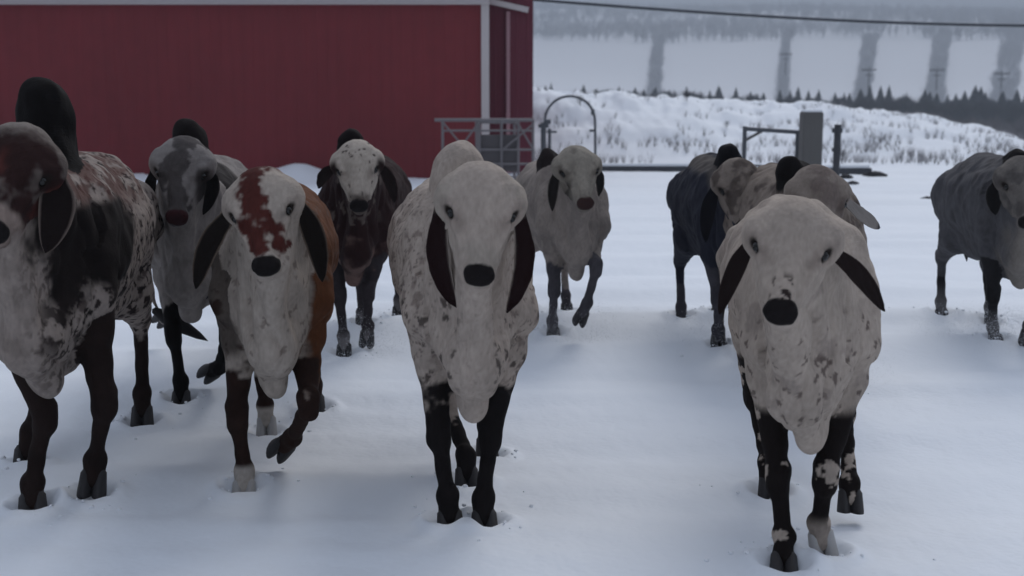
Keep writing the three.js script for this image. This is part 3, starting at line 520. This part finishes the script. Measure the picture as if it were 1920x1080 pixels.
// ---------------------------------------------------------------- yard furniture
const steel = std(rgb(0.17, 0.155, 0.16), 0.6, { metalness: 0.3 }), darkSteel = std(rgb(0.075, 0.08, 0.09), 0.6, { metalness: 0.3 });
const grainTex = noiseTex(256, (u, v) => 0.5 + 0.3 * tileN(u, v, 3, 3) * tileN(u, v, 30, 1) + 0.25 * N3(u * 60, v * 3, 4));
const wood = std(rgb(0.115, 0.11, 0.105), 0.9, { bumpMap: grainTex, bumpScale: 0.01 }), darkWood = std(rgb(0.06, 0.062, 0.07), 0.9, { bumpMap: grainTex, bumpScale: 0.01 });
{ // tubular handling gate before the barn
  const t = thing('cattle_gate', 'grey tubular steel cattle gate with braces, in front of the barn corner', 'gate', [0, 0, -24.5]);
  const x0 = -1.42, x1 = 0.42, top = 1.28;
  mesh('top_rail', bar([x0 - 0.05, top, 0], [x1, top, 0], 0.032), steel, t);
  for (const y of [1.08, 0.72, 0.45, 0.2]) mesh('rail', bar([x0 + 0.1, y, 0.01], [x1, y, 0.01], 0.02), steel, t);
  for (const x of [x0 + 0.1, -0.62, -0.2, 0.12, x1 - 0.02]) mesh('upright', bar([x, -0.1, 0], [x, top, 0], 0.026), steel, t);
  for (const [a, b] of [[[x0 + 0.1, 1.25], [-0.62, 0.4]], [[-0.62, 1.25], [-1.1, 0.6]], [[-0.2, 0.7], [0.4, 1.2]], [[0.12, 1.2], [0.42, 0.7]]]) mesh('brace', bar([a[0], a[1], 0.03], [b[0], b[1], 0.03], 0.018), steel, t);
  mesh('side_panel', mergeGeometries([bar([-0.62, 1.2, 0], [-0.72, 1.2, -1.6], 0.03), bar([0.12, 1.2, 0], [0.05, 1.2, -1.6], 0.03), bar([-0.72, -0.1, -1.6], [-0.72, 1.22, -1.6], 0.03), bar([0.05, -0.1, -1.6], [0.05, 1.22, -1.6], 0.03), bar([-0.72, 1.2, -1.6], [0.05, 1.2, -1.6], 0.03)]), steel, t);
  mesh('sheet_panel', box(-0.6, 0.1, 0.3, 1.0, -0.10, -0.07), std(rgb(0.075, 0.065, 0.068), 0.7), t);
}
{ const t = thing('arched_hoop', 'tall dark steel hoop arching over the yard, right of the barn', 'hoop', [1.18, 0, -26.3]);
  const pts = [[-0.50, -0.2, 0], [-0.51, 0.8, 0]]; for (let i = 0; i <= 12; i++) { const a = Math.PI * (1 - i / 12); pts.push([0.51 * Math.cos(a), 1.22 + 0.50 * Math.sin(a), 0]); } pts.push([0.52, 0.8, 0], [0.53, -0.2, 0]);
  mesh('arch', tube(pts, 0.026, 70, 8), darkSteel, t);
  mesh('clamp', box(0.43, 0.50, 1.34, 1.46, -0.05, 0.05), darkSteel, t); mesh('clamp', box(0.40, 0.49, 1.0, 1.05, -0.04, 0.04), darkSteel, t);
  mesh('cross_bar', bar([-0.5, 0.5, 0], [0.5, 0.5, 0], 0.025), darkSteel, t); }
{ const t = thing('gate_post', 'short dark steel post with a latch between the gate and the hoop', 'post', [0.60, 0, -25]);
  mesh('post_shaft', mergeGeometries([bar([0, -0.2, 0], [0, 1.22, 0], 0.042), bar([0.13, -0.2, 0], [0.13, 1.1, 0], 0.03)]), darkSteel, t);
  mesh('latch', mergeGeometries([box(-0.09, 0.11, 1.12, 1.19, -0.05, 0.05), box(0.02, 0.15, 1.19, 1.28, -0.05, 0.05), box(0.08, 0.27, 1.02, 1.06, -0.02, 0.02)]), darkSteel, t); }
{ const t = thing('wooden_post', 'thick square weathered wooden post behind the tan cow', 'post', [4.87, 0, -21]);
  mesh('post_shaft', box(-0.165, 0.165, -0.3, 1.49, -0.16, 0.16, 0.03), wood, t); mesh('snow_cap', box(-0.15, 0.15, 1.488, 1.525, -0.145, 0.145, 0.015), roofSnow, t); }
{ const t = thing('wooden_post', 'thin knobbly dark post just right of the thick wooden post', 'post', [5.55, 0, -22]);
  mesh('post_shaft', bar([0, -0.3, 0], [0.01, 1.26, 0], 0.06, 10), darkWood, t); mesh('collar', bar([0, 1.12, 0], [0, 1.2, 0], 0.09, 10), darkWood, t); mesh('collar', bar([0, 0.8, 0], [0, 0.86, 0], 0.08, 10), darkWood, t); }
{ const t = thing('pipe_panel', 'low dark pipe panel left of the thick wooden post', 'fence panel', [0, 0, -21.6]);
  mesh('top_rail', bar([3.88, 1.20, 0], [4.75, 1.15, 0.3], 0.036), darkSteel, t); mesh('rail', bar([3.9, 0.6, 0], [4.75, 0.55, 0.3], 0.02), darkSteel, t);
  mesh('upright', bar([3.9, -0.2, 0], [3.9, 1.24, 0], 0.036), darkSteel, t); mesh('upright', bar([4.72, -0.2, 0.29], [4.72, 1.16, 0.29], 0.03), darkSteel, t); mesh('brace', bar([3.9, 1.0, 0], [4.2, 1.18, 0.1], 0.025), wood, t); }
function log(x0, x1, z, label) { const t = thing('timber_beam', label, 'beam', [0, height((x0 + x1) / 2, z), z]);
  mesh('beam', box(x0, x1, -0.1, 0.15, -0.12, 0.12, 0.03), darkWood, t); mesh('snow_cap', box(x0 + 0.03, x1 - 0.05, 0.149, 0.215, -0.11, 0.11, 0.03), roofSnow, t); }
log(1.9, 4.75, -29.6, 'long low dark beam with snow on top, at the foot of the bank left of the posts');
log(6.3, 8.0, -28.6, 'low dark beam with snow on top, right of the posts');
// ---------------------------------------------------------------- vegetation
function bareTree(seed, branches) { // trunk and thin upward branches, 1 m tall
  const r = rng(seed), parts = [], tri = (a, b, ra, rb) => { const d = V(...b).sub(V(...a)), L = d.length(), g = new THREE.CylinderGeometry(rb, ra, L, 3, 1, true); g.applyQuaternion(new THREE.Quaternion().setFromUnitVectors(V(0, 1, 0), d.normalize())); g.translate((a[0] + b[0]) / 2, (a[1] + b[1]) / 2, (a[2] + b[2]) / 2); parts.push(g); };
  tri([0, 0, 0], [0.02, 0.9, 0], 0.022, 0.006);
  for (let i = 0; i < branches; i++) {
    const y = 0.15 + 0.7 * r(), a = r() * 6.28, L = (0.42 - 0.28 * y) * (0.6 + 0.8 * r()), e = [Math.cos(a) * L * 0.75, y + L * 0.8, Math.sin(a) * L * 0.75];
    tri([0.01, y, 0], e, 0.009, 0.003);
    for (let k = 0; k < 3; k++) { const t = 0.3 + 0.6 * r(), s = [lerp(0, e[0], t), lerp(y, e[1], t), lerp(0, e[2], t)], b = r() * 6.28, l = L * 0.5; tri(s, [s[0] + Math.cos(b) * l * 0.6, s[1] + l * 0.7, s[2] + Math.sin(b) * l * 0.6], 0.006, 0.002); }
  }
  return mergeGeometries(parts);
}
const twigMat = std(rgb(0.52, 0.53, 0.55), 0.95);
function stuff(name, label, category, geo, mat, mats) {
  const m = new THREE.InstancedMesh(geo, mat, mats.length); m.name = name; mats.forEach((x, i) => m.setMatrixAt(i, x)); m.castShadow = m.receiveShadow = true;
  m.userData = { kind: 'stuff', label, category }; scene.add(m); return m;
}
const M4 = (x, y, z, s, sy, rot, tilt = 0, ta = 0) => new THREE.Matrix4().compose(V(x, y, z), new THREE.Quaternion().setFromAxisAngle(V(Math.cos(ta), 0, Math.sin(ta)), tilt).multiply(new THREE.Quaternion().setFromAxisAngle(V(0, 1, 0), rot)), V(s, sy, s));
{
  const r = rng(31), a = [], strips = [], tall = bareTree(5, 26);
  const put = (x, z, h, list) => list.push(M4(x, height(x, z) - 0.2, z, h * (0.9 + 0.5 * r()), h, r() * 6.28));
  // upper wooded slope with a ragged lower edge
  for (let i = 0; i < 6500; i++) { const D = 790 + 800 * Math.pow(r(), 1.3), x = (r() * 2 - 1) * 0.5 * D + 0.16 * D; if (D < 850 + 60 * N2(x * 0.006, 2)) { if (N2(x * 0.004, 9) < 0.1) continue; } put(x, -D, 6 + 5 * r(), a); }
  stuff('far_forest', 'grey bare woodland covering the upper slope of the far hill', 'forest', tall, twigMat, a);
  // tree belts running down between the fields: [bearing at bottom, bearing at top, half width]
  const belts = [[0.1095, 0.113, 0.0042], [0.2085, 0.211, 0.003], [0.270, 0.276, 0.006], [0.326, 0.331, 0.007], [0.378, 0.388, 0.010], [0.43, 0.44, 0.02]];
  for (const [b0, b1, hw] of belts) for (let i = 0; i < 420; i++) { const t = r(), D = lerp(380, 830, t), x = D * (lerp(b0, b1, t) + (r() * 2 - 1) * hw * (0.9 + 0.25 * N2(D * 0.012, b0 * 50))); put(x, -D, 3.5 + 2.5 * r(), strips); }
  stuff('tree_belt', 'grey belts of bare trees dividing the snowy fields', 'tree belt', bareTree(9, 22), twigMat, strips);
}
// row of small spruces and the dark hedge below them
const spruceMat = std(rgb(0.016, 0.020, 0.024), 0.95), barkMat = std(rgb(0.05, 0.045, 0.04), 0.95);
{
  const r = rng(77), pos = [], idx = [], tiers = 7; // crown of drooping ragged tiers
  for (let t = 0; t < tiers; t++) { const y0 = 0.12 + t * 0.115, R = 0.26 * (1 - t / (tiers + 0.6)), n = 11, c = pos.length / 3; pos.push(0, y0 + 0.2, 0); for (let i = 0; i < n * 2; i++) { const a = i / (n * 2) * 6.283 + t, rr = R * (i % 2 ? 0.55 : 0.85 + 0.4 * r()); pos.push(Math.cos(a) * rr, y0 - (i % 2 ? 0 : 0.05), Math.sin(a) * rr); } for (let i = 0; i < n * 2; i++) idx.push(c, c + 1 + (i + 1) % (n * 2), c + 1 + i); }
  const crown = new THREE.BufferGeometry(); crown.setAttribute('position', new THREE.Float32BufferAttribute(pos, 3)); crown.setIndex(idx); crown.computeVertexNormals();
  const trunk = new THREE.CylinderGeometry(0.012, 0.025, 0.5, 6); trunk.translate(0, 0.2, 0);
  const proto = thing('spruce_tree', 'small dark spruce in the row along the foot of the snowy fields', 'tree', [0, 0, 0], 0, 'spruces in the row along the foot of the fields');
  mesh('trunk', trunk, barkMat, proto); mesh('crown', crown, spruceMat, proto);
  let first = true;
  for (let i = 0; i < 58; i++) {
    const b = 0.018 + i * 0.0069 + 0.009 * (r() - 0.5), D = 318 - 26 * (i / 58) + 14 * r(), t = first ? proto : proto.clone();
    if (!first) { t.name = numbered('spruce_tree'); scene.add(t); } first = false;
    const h = 7.2 + 3.4 * r() * r() + (i < 22 ? 0.5 : 0);
    t.position.set(b * D, height(b * D, -D) - 0.3, -D); t.scale.set(h * (1.0 + 0.9 * r()), h, h * (1.0 + 0.9 * r())); t.rotation.y = r() * 6.28;
  }
  const hedge = [], hg = bareTree(21, 30);
  for (let i = 0; i < 5200; i++) { const b = 0.0 + 0.46 * r(), D = 262 + 60 * r(), h = 3.9 + 1.7 * r() + 1.2 * N2(b * 60, 3) + 1.3 * (1 - sm(0.1, 0.25, b)); hedge.push(M4(b * D, height(b * D, -D) - 0.2, -D, h * 1.1, h, r() * 6.28)); }
  stuff('hedge', 'dark hedge of bushes below the row of spruces', 'hedge', hg, std(rgb(0.022, 0.024, 0.03), 0.95), hedge);
}
{ // dry weeds on the snow bank and in the hollow beyond it
  const r = rng(5), g = [], tuft = (() => { const q = rng(3), parts = []; for (let i = 0; i < 9; i++) { const a = q() * 6.28, L = 0.6 + 0.4 * q(), lean = 0.1 + 0.35 * q(), c = new THREE.CylinderGeometry(0.004, 0.011, L, 3, 1, true); c.translate(0, L / 2, 0); c.rotateZ(lean); c.rotateY(a); parts.push(c); } return mergeGeometries(parts); })();
  for (let i = 0; i < 9000; i++) {
    const x = -2 + 22 * r(), D = 31.5 + 12 * r(), b = bermH(x); if (b < 0.1) continue;
    const y = height(x, -D), low = 1 - y / (b + 0.2), den = sm(-0.1, 0.5, N2(x * 0.45, D * 0.6) + 0.3 * N2(x * 1.7, D * 1.7) + 0.5 * (low - 0.45) + 0.45 * sm(7, 11, x) * low - 0.3 * (1 - sm(2.5, 5, x))); if (r() > den * 0.8) continue;
    const h = (0.10 + 0.26 * r()) * (0.6 + 0.6 * Math.max(0, low)); g.push(M4(x, y - 0.03, -D, h, h, r() * 6.28, 0.25 * r(), r() * 6.28));
  }
  stuff('dry_weeds', 'dry grey weeds poking out of the snow bank', 'weeds', tuft, std(rgb(0.30, 0.29, 0.30), 0.95), g);
  const f = []; for (let i = 0; i < 5000; i++) { const D = 62 + 150 * r(), x = D * (0.3 + 0.4 * r()); f.push(M4(x, height(x, -D) - 0.1, -D, 1 + 1.4 * r(), 1 + 1.4 * r(), r() * 6.28)); }
  stuff('scrub', 'grey scrub filling the hollow beyond the snow bank', 'scrub', bareTree(41, 16), std(rgb(0.20, 0.20, 0.21), 0.95), f);
}
{ // lone dark bushes on the bank
  const bg = bareTree(61, 34), bm = std(rgb(0.035, 0.035, 0.04), 0.95);
  [[5.2, 38.5, 0.32, 'small dark round bush near the top of the snow bank, above the beam'], [1.95, 37, 0.34, 'scrubby dark bush on the snow bank right of the hoop'], [2.5, 38.6, 0.26, 'tiny dark bush near the bank top, right of the hoop'], [8.1, 31.5, 0.38, 'dark bush at the right end of the beams'], [6.0, 36, 0.24, 'tiny dark bush halfway up the bank left of the thick post']].forEach(([x, D, h, label]) => {
    const t = thing('bush', label, 'bush', [x, height(x, -D) - 0.04, -D]); const m = mesh('twigs', bg, bm, t); m.scale.set(h * 1.6, h, h * 1.6); });
}
{ // utility poles on the far hillside
  const pm = std(rgb(0.04, 0.04, 0.045), 0.9);
  const data = [[0.2105, 520, 14, 'utility pole in the second tree belt from the left'], [0.275, 430, 13, 'utility pole with a wide crossarm in the third tree belt'], [0.3275, 420, 13, 'utility pole with a crossarm in the fourth tree belt'], [0.3775, 395, 11.5, 'utility pole at the far right of the snowy fields']];
  for (const [b, D, h, label] of data) {
    const x = b * D, t = thing('utility_pole', label, 'pole', [x, height(x, -D), -D]);
    mesh('pole_shaft', new THREE.CylinderGeometry(0.16, 0.24, h, 8).translate(0, h / 2, 0), pm, t); mesh('crossarm', box(-2.4, 2.4, h - 1.3, h - 0.9, -0.15, 0.15, 0.03), pm, t); mesh('crossarm', box(-1.2, 1.2, h - 2.9, h - 2.6, -0.15, 0.15, 0.03), pm, t);
    for (const q of [-2.2, -1.1, 1.1, 2.2]) mesh('insulator', new THREE.CylinderGeometry(0.12, 0.12, 0.5, 6).translate(q, h - 0.65, 0), pm, t);
  }
}
{ // snow thrown up by the hooves: loose clods and powder
  const r = rng(88), lump = new THREE.IcosahedronGeometry(1, 1), p = lump.attributes.position; for (let i = 0; i < p.count; i++) { const k = 1 + 0.3 * N3(p.getX(i) * 1.3, p.getY(i) * 1.3, p.getZ(i) * 1.3); p.setXYZ(i, p.getX(i) * k, p.getY(i) * k, p.getZ(i) * k); } lump.computeVertexNormals();
  const cl = [];
  for (const [x, z] of cowTracks) for (let i = 0; i < 12; i++) { const a = r() * 6.28, d = 0.1 + 0.35 * r() * r(), s = 0.004 + 0.012 * r() * r(); const X = x + Math.cos(a) * d, Z = z + Math.sin(a) * d; cl.push(M4(X, height(X, Z) + s * 0.3, Z, s, s * 0.8, a)); }
  stuff('snow_crumbs', 'loose snow crumbs kicked up around the hooves', 'snow', lump, roofSnow, cl);
  const pw = [], src = [];
  for (const k of [3, 5, 6, 7, 9]) { const S = COWS[k]; for (const L of [S.FL, S.FR]) { const c = V(L.h[0], 0, L.h[2]).applyAxisAngle(V(0, 1, 0), S.yaw); src.push([S.at[0] + c.x, S.at[1] + c.z, k === 9 ? 2.2 : 1]); } }
  const g2 = new THREE.IcosahedronGeometry(1, 0);
  for (const [x, z, q] of src) for (let i = 0; i < 3500 * q; i++) { const a = r() * 6.28, d = Math.pow(r(), 0.7) * 0.34 * (0.7 + 0.3 * q), y = Math.pow(r(), 2.2) * 0.26, s = 0.0008 + 0.0012 * r(); pw.push(M4(x + Math.cos(a) * d * 1.3, y + 0.0, z + Math.sin(a) * d * 0.8 - 0.05, s, s, 0)); }
  stuff('snow_powder', 'fine snow powder flung up by the running hooves', 'snow', g2, roofSnow, pw);
}
{ // dark clods lying on the snow
  const g = new THREE.IcosahedronGeometry(1, 2), p = g.attributes.position; for (let i = 0; i < p.count; i++) { const k = 1 + 0.35 * N3(p.getX(i) * 1.6, p.getY(i) * 1.6, p.getZ(i) * 1.6 + 4); p.setXYZ(i, p.getX(i) * k, p.getY(i) * 0.55 * k, p.getZ(i) * k); } g.computeVertexNormals();
  const dm = std(rgb(0.03, 0.028, 0.03), 0.95);
  [[7.05, -21.7, 0.07, 'lone small dark clod on the open snow at right'], [6.35, -26.6, 0.12, 'dark clod beside the right beam, nearest to it'], [7.1, -27.3, 0.10, 'dark clod on the snow edge below the right end of the beam'], [6.75, -25.4, 0.08, 'small dark clod between the beam and the open snow'], [7.9, -27.9, 0.16, 'largest dark clod at the right end of the beam']].forEach(([x, z, s, label]) => { const m = mesh('dirt_clod', g, dm); m.position.set(x, height(x, z) + s * 0.1, z); m.scale.set(s * 1.5, s, s); m.userData = { label, category: 'clod' }; });
}
renderer.render(scene, camera);
